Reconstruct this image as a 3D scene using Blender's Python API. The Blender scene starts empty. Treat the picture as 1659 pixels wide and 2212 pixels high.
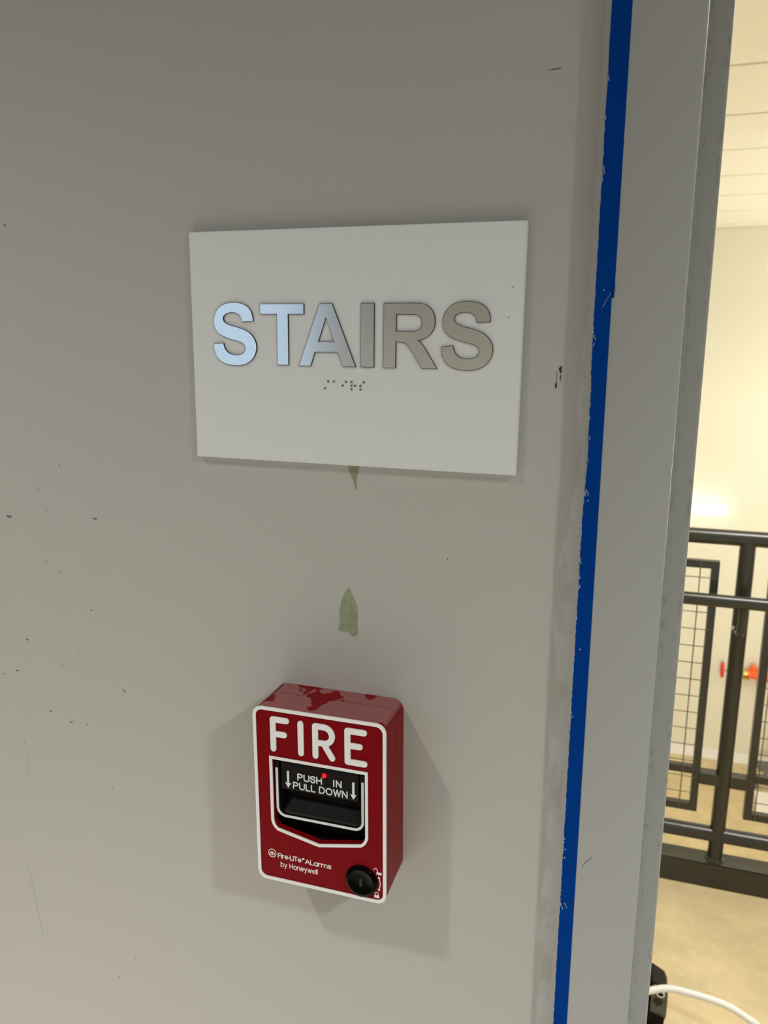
import bpy, bmesh, math, random
from math import sin, cos, pi, radians as R
from mathutils import Vector, Matrix
from mathutils.geometry import tessellate_polygon
scene = bpy.context.scene
COL = scene.collection
random.seed(7)

# ------------------------------------------------------------ camera
cam_d = bpy.data.cameras.new('camera')
cam = bpy.data.objects.new('camera', cam_d); COL.objects.link(cam); scene.camera = cam
yaw, pitch, roll = R(17.9226), R(-12.0185), R(-0.2017)
def camera_matrix():
    M = Matrix.Rotation(yaw, 3, 'Z') @ Matrix.Rotation(pitch, 3, 'X') @ Matrix.Rotation(roll, 3, 'Y')
    r, f, u = M.col[0], M.col[1], M.col[2]
    m = Matrix.Identity(4)
    for i in range(3):
        m[i][0], m[i][1], m[i][2] = r[i], u[i], -f[i]
    m[0][3], m[1][3], m[2][3] = 0.201, -0.5134, 1.5758
    return m
cam.matrix_world = camera_matrix()
cam_d.sensor_fit = 'HORIZONTAL'; cam_d.sensor_width = 36.0
cam_d.lens = 1688.0 / 1659.0 * 36.0
cam_d.clip_start = 0.01
cam_d.dof.use_dof = True; cam_d.dof.focus_distance = 0.58; cam_d.dof.aperture_fstop = 20

# ------------------------------------------------------------ world, lights, exposure
w = bpy.data.worlds.new('daylight'); scene.world = w; w.use_nodes = True
w.node_tree.nodes['Background'].inputs[0].default_value = (.54, .71, .90, 1)
w.node_tree.nodes['Background'].inputs[1].default_value = 1.2
scene.view_settings.view_transform = 'Standard'; scene.view_settings.look = 'None'
scene.view_settings.gamma = 1.0; scene.view_settings.exposure = 0.0
scene.view_settings.use_curve_mapping = False

def spot(name, loc, power, half, radius, col=(1, .97, .91), blend=1.0):
    d = bpy.data.lights.new(name, 'SPOT'); d.energy = power; d.spot_size = 2 * R(half)
    d.spot_blend = blend; d.shadow_soft_size = radius; d.color = col
    o = bpy.data.objects.new(name, d); o.location = loc; COL.objects.link(o); return o
def area(name, loc, power, sx, sy, col=(1, .97, .93), rot=(0, 0, 0)):
    d = bpy.data.lights.new(name, 'AREA'); d.energy = power; d.shape = 'RECTANGLE'; d.size = sx; d.size_y = sy; d.color = col
    o = bpy.data.objects.new(name, d); o.location = loc; o.rotation_euler = rot; COL.objects.link(o); return o
DOWN = [(-0.74, -0.93, 92, 54, .045, (1, .96, .90)), (1.67, -1.15, 252, 70, .07, (.96, 1, .97)),
        (-0.50, -0.80, 450, 24, .05, (1, .95, .89)), (0.65, -0.80, 20, 24, .05, (.97, 1, .97)), (-1.35, -0.80, 600, 24, .05, (1, .92, .86))]  # narrow beams are added to bounce light off the floor onto the wall
for x, y, p, h, r, c_ in DOWN:
    spot('downlight_beam', (x, y, 2.70), p, h, r, c_)
area('stair_ceiling_light_beam', (2.2, 3.4, 2.42), 30, 2.2, 0.5, rot=(R(38), 0, 0))
area('landing_ceiling_light_beam', (1.1, 1.25, 2.44), 44, 1.2, 0.25)
area('stair_fill_beam', (3.84, 5.0, 0.4), 112, 0.3, 1.2, rot=(0, R(135), 0))  # added uplight, out of view, to brighten the stair ceiling

area('lower_fill_beam', (1.2, .64, -.60), 98, 1.4, 0.2, rot=(R(82), 0, 0))  # added fill under the landing to brighten the lower far wall

# ------------------------------------------------------------ materials
class NT:
    def __init__(s, m): s.t = m.node_tree; s.n = s.t.nodes; s.l = s.t.links
    def node(s, typ, **k):
        n = s.n.new(typ)
        for a, b in k.items(): setattr(n, a, b)
        return n
    def put(s, sock, v):
        if isinstance(v, bpy.types.NodeSocket): s.l.new(v, sock)
        else: sock.default_value = v
    def math(s, op, a, b=0.0, clamp=False):
        n = s.node('ShaderNodeMath', operation=op, use_clamp=clamp)
        s.put(n.inputs[0], a); s.put(n.inputs[1], b); return n.outputs[0]
    def noise(s, scale, detail=2.0, vec=None, rough=.5):
        n = s.node('ShaderNodeTexNoise'); n.inputs['Scale'].default_value = scale
        n.inputs['Detail'].default_value = detail; n.inputs['Roughness'].default_value = rough
        if vec is None: vec = s.coord()
        s.l.new(vec, n.inputs['Vector']); return n.outputs['Fac']
    def coord(s): return s.node('ShaderNodeTexCoord').outputs['Object']
    def sep(s):
        n = s.node('ShaderNodeSeparateXYZ'); s.l.new(s.coord(), n.inputs[0]); return n.outputs
    def scaled(s, v):
        n = s.node('ShaderNodeMapping'); s.l.new(s.coord(), n.inputs[0]); n.inputs['Scale'].default_value = v; return n.outputs[0]
    def mix(s, f, a, b):
        n = s.node('ShaderNodeMix', data_type='RGBA'); s.put(n.inputs[0], f)
        for i, v in ((6, a), (7, b)):
            if isinstance(v, bpy.types.NodeSocket): s.l.new(v, n.inputs[i])
            else: n.inputs[i].default_value = (*v, 1)
        return n.outputs[2]
    def step(s, v, lo, hi):
        n = s.node('ShaderNodeMapRange', interpolation_type='SMOOTHSTEP'); s.put(n.inputs[0], v)
        n.inputs[1].default_value = lo; n.inputs[2].default_value = hi; return n.outputs[0]
def mat(name, col, rough=.5, metal=0., spec=.5, bump=None, coat=0., emit=None, vary=None):
    m = bpy.data.materials.new(name); m.use_nodes = True
    b = m.node_tree.nodes['Principled BSDF']; N = NT(m)
    b.inputs['Base Color'].default_value = (*col, 1); b.inputs['Roughness'].default_value = rough
    b.inputs['Metallic'].default_value = metal; b.inputs['Specular IOR Level'].default_value = spec
    b.inputs['Coat Weight'].default_value = coat
    if vary:
        sc, amt = vary
        c2 = tuple(c * (1 - amt) for c in col)
        N.l.new(N.mix(N.step(N.noise(sc, 4), .35, .65), col, c2), b.inputs['Base Color'])
    if bump:
        sc, st, dist = bump
        bn = N.node('ShaderNodeBump'); bn.inputs['Strength'].default_value = st; bn.inputs['Distance'].default_value = dist
        N.l.new(N.noise(sc, 3), bn.inputs['Height']); N.l.new(bn.outputs[0], b.inputs['Normal'])
    if emit:
        b.inputs['Emission Color'].default_value = (*emit[0], 1); b.inputs['Emission Strength'].default_value = emit[1]
    return m, N, b
def smat(*a, **k): return mat(*a, **k)[0]

# grey wall paint; joint compound smears along the door frame
M_wall, N, b = mat('grey_wall_paint', (.455, .444, .412), rough=.42, spec=.35, bump=(420, .10, .0006))
o = N.sep()
nz = N.noise(1, 5, N.scaled((55, 1, 28)), .6)
nz2 = N.noise(1, 4, N.scaled((14, 1, 9)), .6)
edge = N.math('SUBTRACT', .1725, N.math('MULTIPLY', N.math('MULTIPLY', nz2, .030), N.step(o[2], 1.78, 1.35)))
m1 = N.step(N.math('SUBTRACT', o[0], edge), -.0015, .0018)
m2 = N.math('MULTIPLY', m1, N.step(nz, .40, .56))
band = N.step(o[0], .1665, .1690)
mask = N.math('MULTIPLY', N.math('MAXIMUM', m2, N.math('MULTIPLY', band, .9)), .62)
near = N.math('MULTIPLY', mask, N.step(o[0], .205, .175))
N.l.new(N.mix(near, (.455, .444, .412), (.58, .59, .60)), b.inputs['Base Color'])
M_wallplain = smat('plain_wall_paint', (.455, .444, .412), rough=.5, bump=(300, .08, .0006))
# frame enamel with small dark specks near its opening edge
M_frame, N, b = mat('grey_frame_enamel', (.37, .37, .355), rough=.36, bump=(260, .06, .0005))
o = N.sep()
sp = N.step(N.noise(1, 3, N.scaled((520, 520, 380)), .7), .66, .72)
cl = N.step(N.noise(1, 2, N.scaled((60, 1, 22))), .50, .62)
zone = N.math('MULTIPLY', N.step(o[0], .200, .214), N.math('MULTIPLY', N.step(o[2], 1.08, 1.2), N.step(o[2], 1.62, 1.45)))
f = N.math('MULTIPLY', N.math('MULTIPLY', sp, cl), zone)
deep = N.math('MULTIPLY', N.step(o[1], .02, .03), N.math('MULTIPLY', N.step(N.noise(1, 4, N.scaled((260, 260, 120)), .7), .52, .62), .30))
f2 = N.math('MAXIMUM', N.math('MULTIPLY', f, .6), N.math('MULTIPLY', deep, N.math('MAXIMUM', N.step(o[0], .2335, .2375), N.step(o[0], .2300, .2270))))
N.l.new(N.mix(f2, (.37, .37, .355), (.13, .12, .12)), b.inputs['Base Color'])

M_sign = smat('white_sign_acrylic', (.72, .735, .74), rough=.6, spec=.3, bump=(900, .05, .0003))
M_letter, N, b = mat('brushed_metal_laminate', (.83, .83, .81), rough=.17, metal=1.0, bump=(1500, .05, .0002))
M_ledge = smat('black_acrylic_edge', (.012, .012, .014), rough=.35)
M_dot = smat('dark_bead_metal', (.16, .15, .14), rough=.3, metal=.8)
M_red = None
M_red, N, b = mat('glossy_red_enamel', (.20, .0025, .0055), rough=.34, spec=.05, bump=(500, .04, .0004))
# grey dust lying on upward faces with finger-wiped patches
g = N.node('ShaderNodeNewGeometry'); sx = N.node('ShaderNodeSeparateXYZ'); N.l.new(g.outputs['Normal'], sx.inputs[0])
up = N.step(sx.outputs[2], .35, .8)
wipe = N.step(N.noise(1, 3, N.scaled((46, 30, 10)), .45), .45, .47)
fac = N.math('MULTIPLY', N.math('MULTIPLY', N.math('MULTIPLY', up, N.step(N.sep()[2], .055, .060)), wipe), .30)
N.l.new(N.mix(fac, (.20, .0025, .0055), (.50, .36, .35)), b.inputs['Base Color'])
N.l.new(N.math('ADD', .30, N.math('MULTIPLY', fac, .6)), b.inputs['Roughness'])
M_white = smat('white_ink', (.80, .80, .79), rough=.45, bump=(900, .1, .0003))
M_hwhite = smat('handle_white_ink', (.72, .75, .75), rough=.5, vary=(900, .12))
M_black = smat('black_plastic', (.0075, .0058, .005), rough=.42, spec=.09, bump=(700, .15, .0004))
M_knob = smat('shiny_black_lock', (.001, .0015, .001), rough=.1, spec=.05)
M_dark = smat('dark_cavity_plastic', (.006, .006, .006), rough=.6)
M_led = smat('red_indicator_glow', (.4, 0, .01), rough=.3, emit=((1.0, .0, .006), 3))
M_tape, N, b = mat('blue_masking_tape', (.0, .05, .28), rough=.65, spec=.02, bump=(500, .15, .0003))
N.l.new(N.mix(N.noise(1, 4, N.scaled((300, 1, 700))), (.0, .034, .22), (.0, .046, .27)), b.inputs['Base Color'])
M_smear = smat('dried_white_paint', (.62, .62, .64), rough=.5)
M_green = smat('green_undercoat_paint', (.28, .32, .19), rough=.6, vary=(120, .2))
M_scuff = smat('dark_scuff', (.17, .15, .125), rough=.8)
M_black_scuff = smat('black_scuff', (.03, .03, .028), rough=.8)
M_cream = smat('cream_stair_paint', (.70, .68, .555), rough=.6)
M_creamc = smat('cream_panel_paint', (.90, .87, .76), rough=.55)
M_conc, N, b = mat('tan_polished_concrete', (.60, .47, .27), rough=.45, bump=(60, .05, .001))
c1 = N.mix(N.step(N.noise(7, 6, None, .7), .35, .68), (.66, .53, .30), (.54, .44, .25))
N.l.new(N.mix(N.math('MULTIPLY', N.step(N.noise(26, 6, None, .75), .52, .72), .55), c1, (.74, .63, .43)), b.inputs['Base Color'])
M_floor = smat('pale_corridor_concrete', (.62, .59, .53), rough=.5, vary=(6, .15))
M_ceil = smat('grey_ceiling_paint', (.32, .32, .31), rough=.8)
M_rail = smat('dark_bronze_rail_paint', (.027, .026, .020), rough=.28, spec=.6, bump=(300, .05, .0004))
M_wire = smat('wire_paint', (.11, .105, .08), rough=.5)
M_steel = smat('galvanised_bolt', (.7, .7, .7), rough=.25, metal=1)
M_tube = smat('lit_tube_lens', (1, 1, 1), emit=((1, .98, .93), 2.6))
M_fix = smat('white_fixture_enamel', (.8, .8, .78), rough=.4)
M_valve = smat('red_valve_paint', (.75, .04, .01), rough=.4)
M_valve2 = smat('orange_valve_paint', (.85, .13, .02), rough=.4)
M_brass = smat('yellow_brass', (.65, .45, .15), rough=.35, metal=.8)
M_cable = smat('white_cable_sheath', (.72, .71, .68), rough=.4)
M_pale = smat('dark_grey_plate', (.085, .085, .078), rough=.4)
M_box = smat('white_cardboard', (.78, .76, .70), rough=.7)
M_grey = smat('mid_grey_plastic', (.12, .12, .11), rough=.5)
M_wframe = smat('window_frame_aluminium', (.5, .5, .5), rough=.4, metal=.6)
M_glass = bpy.data.materials.new('clear_window_glass'); M_glass.use_nodes = True
N = NT(M_glass); N.n.remove(N.n['Principled BSDF'])
tr = N.node('ShaderNodeBsdfTransparent'); gl = N.node('ShaderNodeBsdfGlossy'); gl.inputs['Roughness'].default_value = .02
mx = N.node('ShaderNodeMixShader'); mx.inputs[0].default_value = .06
N.l.new(tr.outputs[0], mx.inputs[1]); N.l.new(gl.outputs[0], mx.inputs[2]); N.l.new(mx.outputs[0], N.n['Material Output'].inputs[0])

# ------------------------------------------------------------ object helpers
def link(name, bm, mats, parent=None, smooth=False, angle=40):
    me = bpy.data.meshes.new(name)
    bmesh.ops.recalc_face_normals(bm, faces=bm.faces)
    bm.to_mesh(me); bm.free()
    for m in (mats if isinstance(mats, (list, tuple)) else [mats]): me.materials.append(m)
    if smooth:
        me.polygons.foreach_set('use_smooth', [True] * len(me.polygons)); me.set_sharp_from_angle(angle=R(angle))
    o = bpy.data.objects.new(name, me); COL.objects.link(o)
    if parent: o.parent = parent
    return o
def struct(name, bm, m, **k):
    o = link(name, bm, m, **k); o['kind'] = 'structure'; return o
def tag(o, label, cat, group=None):
    o['label'] = label; o['category'] = cat
    if group: o['group'] = group
    return o
def thing(name, label, cat, loc=(0, 0, 0), rot=(0, 0, 0), group=None):
    o = bpy.data.objects.new(name, None); COL.objects.link(o); o.location = loc; o.rotation_euler = rot
    o.empty_display_size = .05
    return tag(o, label, cat, group)
def box(bm, x0, x1, y0, y1, z0, z1, mi=0):
    v = [bm.verts.new((x, y, z)) for x in (x0, x1) for y in (y0, y1) for z in (z0, z1)]
    for f in ((0, 1, 3, 2), (4, 6, 7, 5), (0, 4, 5, 1), (2, 3, 7, 6), (0, 2, 6, 4), (1, 5, 7, 3)):
        bm.faces.new([v[i] for i in f]).material_index = mi
def bevel(bm, off, seg=2):
    bmesh.ops.bevel(bm, geom=list(bm.edges), offset=off, segments=seg, affect='EDGES', clamp_overlap=True)
def prism(bm, loops, y0, y1, side=0, cap=0):
    """loops: outer polygon and holes in (x, z); extruded between depth y0 and y1"""
    flat = [p for l in loops for p in l]
    tris = tessellate_polygon([[Vector((p[0], p[1], 0)) for p in l] for l in loops])
    a = [bm.verts.new((p[0], y0, p[1])) for p in flat]; c = [bm.verts.new((p[0], y1, p[1])) for p in flat]
    for t in tris:
        for vs in (a, c):
            try: bm.faces.new([vs[i] for i in t]).material_index = cap
            except ValueError: pass
    i = 0
    for l in loops:
        n = len(l)
        for k in range(n):
            p, q = i + k, i + (k + 1) % n
            bm.faces.new((a[p], a[q], c[q], c[p])).material_index = side
        i += n
def rrect(x0, x1, z0, z1, r, n=8):
    out = []
    for cx, cz, s in ((x1 - r, z1 - r, 0), (x0 + r, z1 - r, 90), (x0 + r, z0 + r, 180), (x1 - r, z0 + r, 270)):
        for i in range(n + 1):
            t = R(s + 90 * i / n); out.append((cx + r * cos(t), cz + r * sin(t)))
    return out
def arc(cx, cy, rx, ry, a0, a1, n=10):
    return [(cx + rx * cos(R(a0 + (a1 - a0) * i / n)), cy + ry * sin(R(a0 + (a1 - a0) * i / n))) for i in range(n + 1)]
_jit = [0]
def capsule(bm, p, q, w, y0, y1, mi=0, n=5):
    _jit[0] = (_jit[0] + 1) % 41; y0 -= _jit[0] * 1.5e-6   # no two overlapping strokes share one plane
    dx, dz = q[0] - p[0], q[1] - p[1]
    t = math.atan2(dz, dx); r = w / 2; pts = []
    for i in range(n + 1): a = t - pi / 2 + pi * i / n; pts.append((q[0] + r * cos(a), q[1] + r * sin(a)))
    for i in range(n + 1): a = t + pi / 2 + pi * i / n; pts.append((p[0] + r * cos(a), p[1] + r * sin(a)))
    a = [bm.verts.new((x, y0, z)) for x, z in pts]; c = [bm.verts.new((x, y1, z)) for x, z in pts]
    bm.faces.new(a).material_index = mi; bm.faces.new(c).material_index = mi
    for i in range(len(pts)):
        j = (i + 1) % len(pts); bm.faces.new((a[i], a[j], c[j], c[i])).material_index = mi
def stroke(bm, pts, w, y0, y1, closed=False, mi=0):
    n = len(pts)
    for i in range(n if closed else n - 1): capsule(bm, pts[i], pts[(i + 1) % n], w, y0, y1, mi)
def band(bm, pts, ws, y0, y1, closed=False, side=0, cap=0):
    """mitred strip along a centre line, butt ends; ws one width or one per point"""
    n = len(pts); L, Rr = [], []
    if not isinstance(ws, (list, tuple)): ws = [ws] * n
    for i in range(n):
        a = Vector(pts[(i - 1) % n] if closed or i else pts[0]); c = Vector(pts[(i + 1) % n] if closed or i < n - 1 else pts[-1])
        p = Vector(pts[i])
        d1 = (p - a).normalized() if (p - a).length > 1e-9 else (c - p).normalized()
        d2 = (c - p).normalized() if (c - p).length > 1e-9 else d1
        t = (d1 + d2).normalized(); nrm = Vector((-t.y, t.x)); k = 1 / max(.5, t.dot(d1))
        L.append(p + nrm * ws[i] / 2 * k); Rr.append(p - nrm * ws[i] / 2 * k)
    V = [[bm.verts.new((q.x, y, q.y)) for q in S] for S in (L, Rr) for y in (y0, y1)]
    l0, l1, r0, r1 = V
    for i in range(n if closed else n - 1):
        j = (i + 1) % n
        for f, m in (((l0[i], l0[j], r0[j], r0[i]), cap), ((l1[i], l1[j], r1[j], r1[i]), cap), ((l0[i], l0[j], l1[j], l1[i]), side), ((r0[i], r0[j], r1[j], r1[i]), side)):
            bm.faces.new(f).material_index = m
    if not closed:
        for i in (0, n - 1): bm.faces.new((l0[i], r0[i], r1[i], l1[i])).material_index = side
def catmull(P, n=8):
    out = []
    for i in range(len(P) - 1):
        p0, p1, p2, p3 = [Vector(P[max(0, min(len(P) - 1, k))]) for k in (i - 1, i, i + 1, i + 2)]
        for s in range(n):
            t = s / n
            out.append(tuple(.5 * ((2 * p1) + (p2 - p0) * t + (2 * p0 - 5 * p1 + 4 * p2 - p3) * t * t + (3 * p1 - p0 - 3 * p2 + p3) * t ** 3)))
    out.append(tuple(P[-1])); return out
def tube(bm, pts, r, seg=20, cap=True, mi=0):
    pts = [Vector(p) for p in pts]; rings = []; n = len(pts)
    ref = None
    for i, p in enumerate(pts):
        t = (pts[min(i + 1, n - 1)] - pts[max(i - 1, 0)]).normalized()
        if ref is None: ref = Vector((0, 0, 1)) if abs(t.z) < .9 else Vector((1, 0, 0))
        u = (ref - t * ref.dot(t)).normalized(); v = t.cross(u); ref = u
        rr = r[i] if isinstance(r, (list, tuple)) else r
        rings.append([bm.verts.new(p + (u * cos(2 * pi * k / seg) + v * sin(2 * pi * k / seg)) * rr) for k in range(seg)])
    for a, c in zip(rings, rings[1:]):
        for k in range(seg): bm.faces.new((a[k], a[(k + 1) % seg], c[(k + 1) % seg], c[k])).material_index = mi
    if cap:
        bm.faces.new(rings[0]).material_index = mi; bm.faces.new(rings[-1]).material_index = mi
def lathe(bm, prof, org, axis='y', seg=48, mi=0):
    """prof: (radius, position along axis)"""
    rings = []
    for r, h in prof:
        ring = []
        for k in range(seg):
            a = 2 * pi * k / seg; u, v = r * cos(a), r * sin(a)
            c = {'y': (u, h, v), 'x': (h, u, v), 'z': (u, v, h)}[axis]
            ring.append(bm.verts.new((org[0] + c[0], org[1] + c[1], org[2] + c[2])))
        rings.append(ring)
    for a, c in zip(rings, rings[1:]):
        for k in range(seg): bm.faces.new((a[k], a[(k + 1) % seg], c[(k + 1) % seg], c[k])).material_index = mi
    bm.faces.new(rings[0]).material_index = mi; bm.faces.new(rings[-1]).material_index = mi
def B(): return bmesh.new()

# ------------------------------------------------------------ room shell: corridor side
FX0, FX1, FD = .1713, .2229, .013      # frame face left / right edge, proud of the wall
RX0, RX1 = 1.170, 1.222                # far side of the opening
HZ = 2.13
WT = .140
bm = B(); box(bm, -3, FX0 + .012, 0, WT, 0, 2.75); wall_front = struct('wall_front', bm, M_wall)
bm = B(); box(bm, RX1 - .012, 3, 0, WT, 0, 2.75); struct('wall_front_right', bm, M_wallplain)
bm = B(); box(bm, FX0 + .012, RX1 - .012, 0, WT, HZ + .04, 2.75); struct('wall_front_over_door', bm, M_wallplain)
bm = B(); box(bm, -3, 3, -2.15, 0, -.1, 0); struct('floor', bm, M_floor)
bm = B(); box(bm, -3, 3, -2.15, WT, 2.75, 2.85); struct('ceiling', bm, M_ceil)
bm = B(); box(bm, -3.1, -3, -2.15, WT, 0, 2.75); struct('wall_left', bm, M_wallplain)
bm = B(); box(bm, 3, 3.1, -2.15, WT, 0, 2.75); struct('wall_right', bm, M_wallplain)
wx0, wx1, wz0, wz1 = -1.95, -.84, .95, 2.15
bm = B()
box(bm, -3, wx0, -2.15, -2, 0, 2.75); box(bm, wx1, 3, -2.15, -2, 0, 2.75)
box(bm, wx0, wx1, -2.15, -2, 0, wz0); box(bm, wx0, wx1, -2.15, -2, wz1, 2.75)
struct('wall_back', bm, M_wallplain)
bm = B(); prism(bm, [[(wx0, wz0), (wx1, wz0), (wx1, wz1), (wx0, wz1)], [(wx0 + .04, wz0 + .04), (wx1 - .04, wz0 + .04), (wx1 - .04, wz1 - .04), (wx0 + .04, wz1 - .04)]], -2.12, -2.05)
win = struct('window_1', bm, M_wframe)
bm = B(); box(bm, wx0 + .04, wx1 - .04, -2.088, -2.084, wz0 + .04, wz1 - .04); link('pane', bm, M_glass, win)

# steel door frame: one folded profile per jamb (face, rabbet, stop, soffit)
def jamb_profile(x0, x1, s):
    # s=+1 opening lies towards +x
    d = s
    pts = [(x0, .0), (x0, -FD + .002), (x0 + d * .0006, -FD + .0006), (x0 + d * .002, -FD)]
    for i in range(6):
        t = R(-90 + 90 * i / 5); pts.append((x1 + d * (-.0015 + .0015 * cos(t)), -FD + .0015 + .0015 * sin(t)))
    pts += [(x1, .0355), (x1 + d * .0145, .0355)]
    for i in range(5):
        t = R(-90 + 90 * i / 4); pts.append((x1 + d * (.0150 + .0012 * cos(t)), .0367 + .0012 * sin(t)))
    pts += [(x1 + d * .0162, .112), (x1, .112), (x1, WT + FD), (x0, WT + FD), (x0, WT), (x0 + d * .011, WT), (x0 + d * .011, 0)]
    return pts
def extrude_z(bm, pts, z0, z1):
    a = [bm.verts.new((x, y, z0)) for x, y in pts]; c = [bm.verts.new((x, y, z1)) for x, y in pts]
    for i in range(len(pts)):
        j = (i + 1) % len(pts); bm.faces.new((a[i], a[j], c[j], c[i]))
    for t in tessellate_polygon([[Vector((x, y, 0)) for x, y in pts]]):
        bm.faces.new([a[i] for i in t]); bm.faces.new([c[i] for i in t])
bm = B(); extrude_z(bm, jamb_profile(FX0, FX1, 1), 0, HZ + .05)
door = struct('door_1', bm, M_frame, smooth=True, angle=50)
bm = B(); extrude_z(bm, jamb_profile(RX1, RX1 - .0516, -1), 0, HZ + .05)
link('jamb', bm, M_frame, door, smooth=True, angle=50)
bm = B(); box(bm, FX1 + .0005, RX0 - .0, -FD, WT + FD, HZ, HZ + .05); link('header', bm, M_frame, door)

# ------------------------------------------------------------ stairwell shell
SZ = 2.537; YF = 6.8; LZ = -2.2
bm = B(); box(bm, -1.7, 4.0, WT, 1.80, -.2, 0); box(bm, FX0 - .3, RX1 + .3, 0.0, WT, -.1, 0); struct('floor_landing', bm, M_conc)
bm = B(); box(bm, -1.7, 4.0, .5, YF, LZ - .1, LZ); struct('floor_lower', bm, M_conc)
bm = B(); box(bm, -1.7, 4.0, YF, YF + .1, LZ, SZ + .1); struct('wall_far', bm, M_cream)
bm = B(); box(bm, -1.8, -1.7, WT, YF, LZ, SZ + .1); struct('wall_stair_left', bm, M_cream)
bm = B(); box(bm, 4.0, 4.1, WT, YF, LZ, SZ + .1); struct('wall_stair_right', bm, M_cream)
bm = B(); box(bm, -1.7, 4.0, .4, .5, LZ - .1, -.2); struct('wall_under_landing', bm, M_cream)
bm = B(); box(bm, -1.7, FX0, WT + .0005, WT + .004, 0, SZ); box(bm, RX1, 4.0, WT + .0005, WT + .004, 0, SZ); box(bm, FX0, RX1, WT + .0005, WT + .004, HZ + .05, SZ)
struct('wall_landing', bm, M_cream)
bm = B(); box(bm, -1.7, 4.0, WT, YF, SZ + .02, SZ + .1)
y = 2.71 - .648 * 4; prev = WT
while prev < YF - .05:
    e = min(y, YF)
    if e > prev + .03: box(bm, -1.7, 4.0, prev, e - .011, SZ, SZ + .02)
    prev = e + .011; y += .648
struct('ceiling_stair', bm, M_creamc)
bm = B(); box(bm, -1.7, 4.0, YF - .015, YF, LZ, LZ + .09); struct('baseboard_far', bm, M_fix)

# ------------------------------------------------------------ wall marks (parts of the wall)
def wp(name, bm, m): return link(name, bm, m, wall_front)
g1 = [(.0070, 1.4975), (.0079, 1.492), (.0092, 1.4880), (.0105, 1.4852), (.0120, 1.4818), (.0128, 1.4792), (.0136, 1.4758), (.0141, 1.4752), (.0146, 1.4776), (.0144, 1.4800), (.0146, 1.4830), (.0155, 1.4871), (.0167, 1.4923), (.0172, 1.4975)]
g2 = [(.0079, 1.4031), (.0090, 1.4008), (.01, 1.3996), (.0106, 1.3975), (.0124, 1.3944), (.0135, 1.3920), (.0148, 1.3886), (.01475, 1.3860), (.0150, 1.3812), (.0149, 1.3740), (.0151, 1.3700), (.0149, 1.3668), (.0128, 1.3655), (.0105, 1.3648), (.0090, 1.3664), (.0081, 1.3677), (.0068, 1.3683), (.005, 1.3685), (.003, 1.3681), (.0001, 1.3683), (-.0004, 1.3702), (.0009, 1.3734), (.0005, 1.3765), (.0008, 1.3809), (.0006, 1.3850), (.0018, 1.3886), (.0022, 1.3920), (.0038, 1.3956), (.0052, 1.3990)]
for gp in (g1, g2):
    bm = B(); prism(bm, [gp], -.00015, .0005); wp('paint_chip', bm, M_green)
marks = [(-0.241, 1.4804, 1.6, 0), (-0.2626, 1.4596, 1.3, 1), (-0.2565, 1.4419, 1.3, 1), (-0.2963, 1.434, 4.9, 0), (-0.2099, 1.4384, 3.6, 0), (-0.2625, 1.3977, 1.8, 0), (-0.2487, 1.3895, 2.0, 1), (-0.245, 1.3743, 1.3, 1), (-0.2206, 1.3596, 2.0, 0), (-0.2897, 1.3253, 3.1, 0), (-0.2372, 1.3249, 1.1, 2), (-0.2369, 1.3218, 1.6, 1), (-0.2542, 1.306, 1.6, 1), (-0.3038, 1.2947, 3.1, 0), (-0.3199, 1.2894, 2.2, 0), (-0.1931, 1.2916, 3.1, 1), (-0.2775, 1.2635, 1.3, 2), (-0.2719, 1.2611, 2.9, 0), (-0.2506, 1.2541, 2.9, 0), (-0.2339, 1.2539, 2.2, 2), (-0.3035, 1.2264, 1.6, 1), (-0.2131, 1.1976, 1.8, 0), (-0.3168, 1.12, 1.3, 2), (-0.3491, 1.0536, 1.6, 0), (-0.2019, 1.0283, 1.6, 0), (-0.2212, 1.0023, 1.6, 1), (-0.3242, 0.9607, 1.1, 1), (-0.3011, 1.0198, 0.9, 0)]
bm = B()
for x, z, wd, t in marks:
    wd *= .00125; th = (0, -.6, -1.1)[t]; P = []
    for i in range(9):
        s = -1 + 2 * i / 8; P.append((x + wd / 2 * s * cos(th) + .2 * wd * (s * s) * sin(th), z + wd / 2 * s * sin(th) + .22 * wd * (s * s)))
    band(bm, P, [max(.00005,   .36 * wd * (1 - (abs(-1 + 2 * i / 8)) ** 2.2)) for i in range(9)], -.0001, .0002)
wp('nick_mark', bm, M_scuff)
bm = B()
stroke(bm, [(.1369, 1.7361), (.1371, 1.7361)], .0006, -.0001, .0002)
stroke(bm, [(.1385, 1.7361), (.1407, 1.7363), (.1437, 1.7364)], .0005, -.0001, .0002)
prism(bm, [[(.1510, 1.5622), (.1531, 1.5640), (.1530, 1.5602), (.1527, 1.5588), (.1519, 1.5590), (.1516, 1.5605)]], -.0001, .0002)
prism(bm, [[(.1524, 1.5582), (.1529, 1.5578), (.1527, 1.5545), (.1520, 1.5542), (.1522, 1.5562)]], -.0001, .0002)
prism(bm, [[(.1494, 1.5525), (.1500, 1.5540), (.1505, 1.5520), (.1503, 1.5498), (.1496, 1.5492), (.1492, 1.5505)]], -.0001, .0002)
stroke(bm, [(.1502, 1.5600), (.1500, 1.5530)], .0003, -.0001, .0002)
stroke(bm, [(.0813, 1.4312), (.0813, 1.4298)], .0005, -.0001, .0002)
stroke(bm, [(-.2729, 1.6662), (-.2725, 1.6645)], .0009, -.0001, .0002)
wp('scuff_mark', bm, M_black_scuff)
M_streak = smat('faint_rub_mark', (.418, .408, .376), rough=.5)
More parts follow.
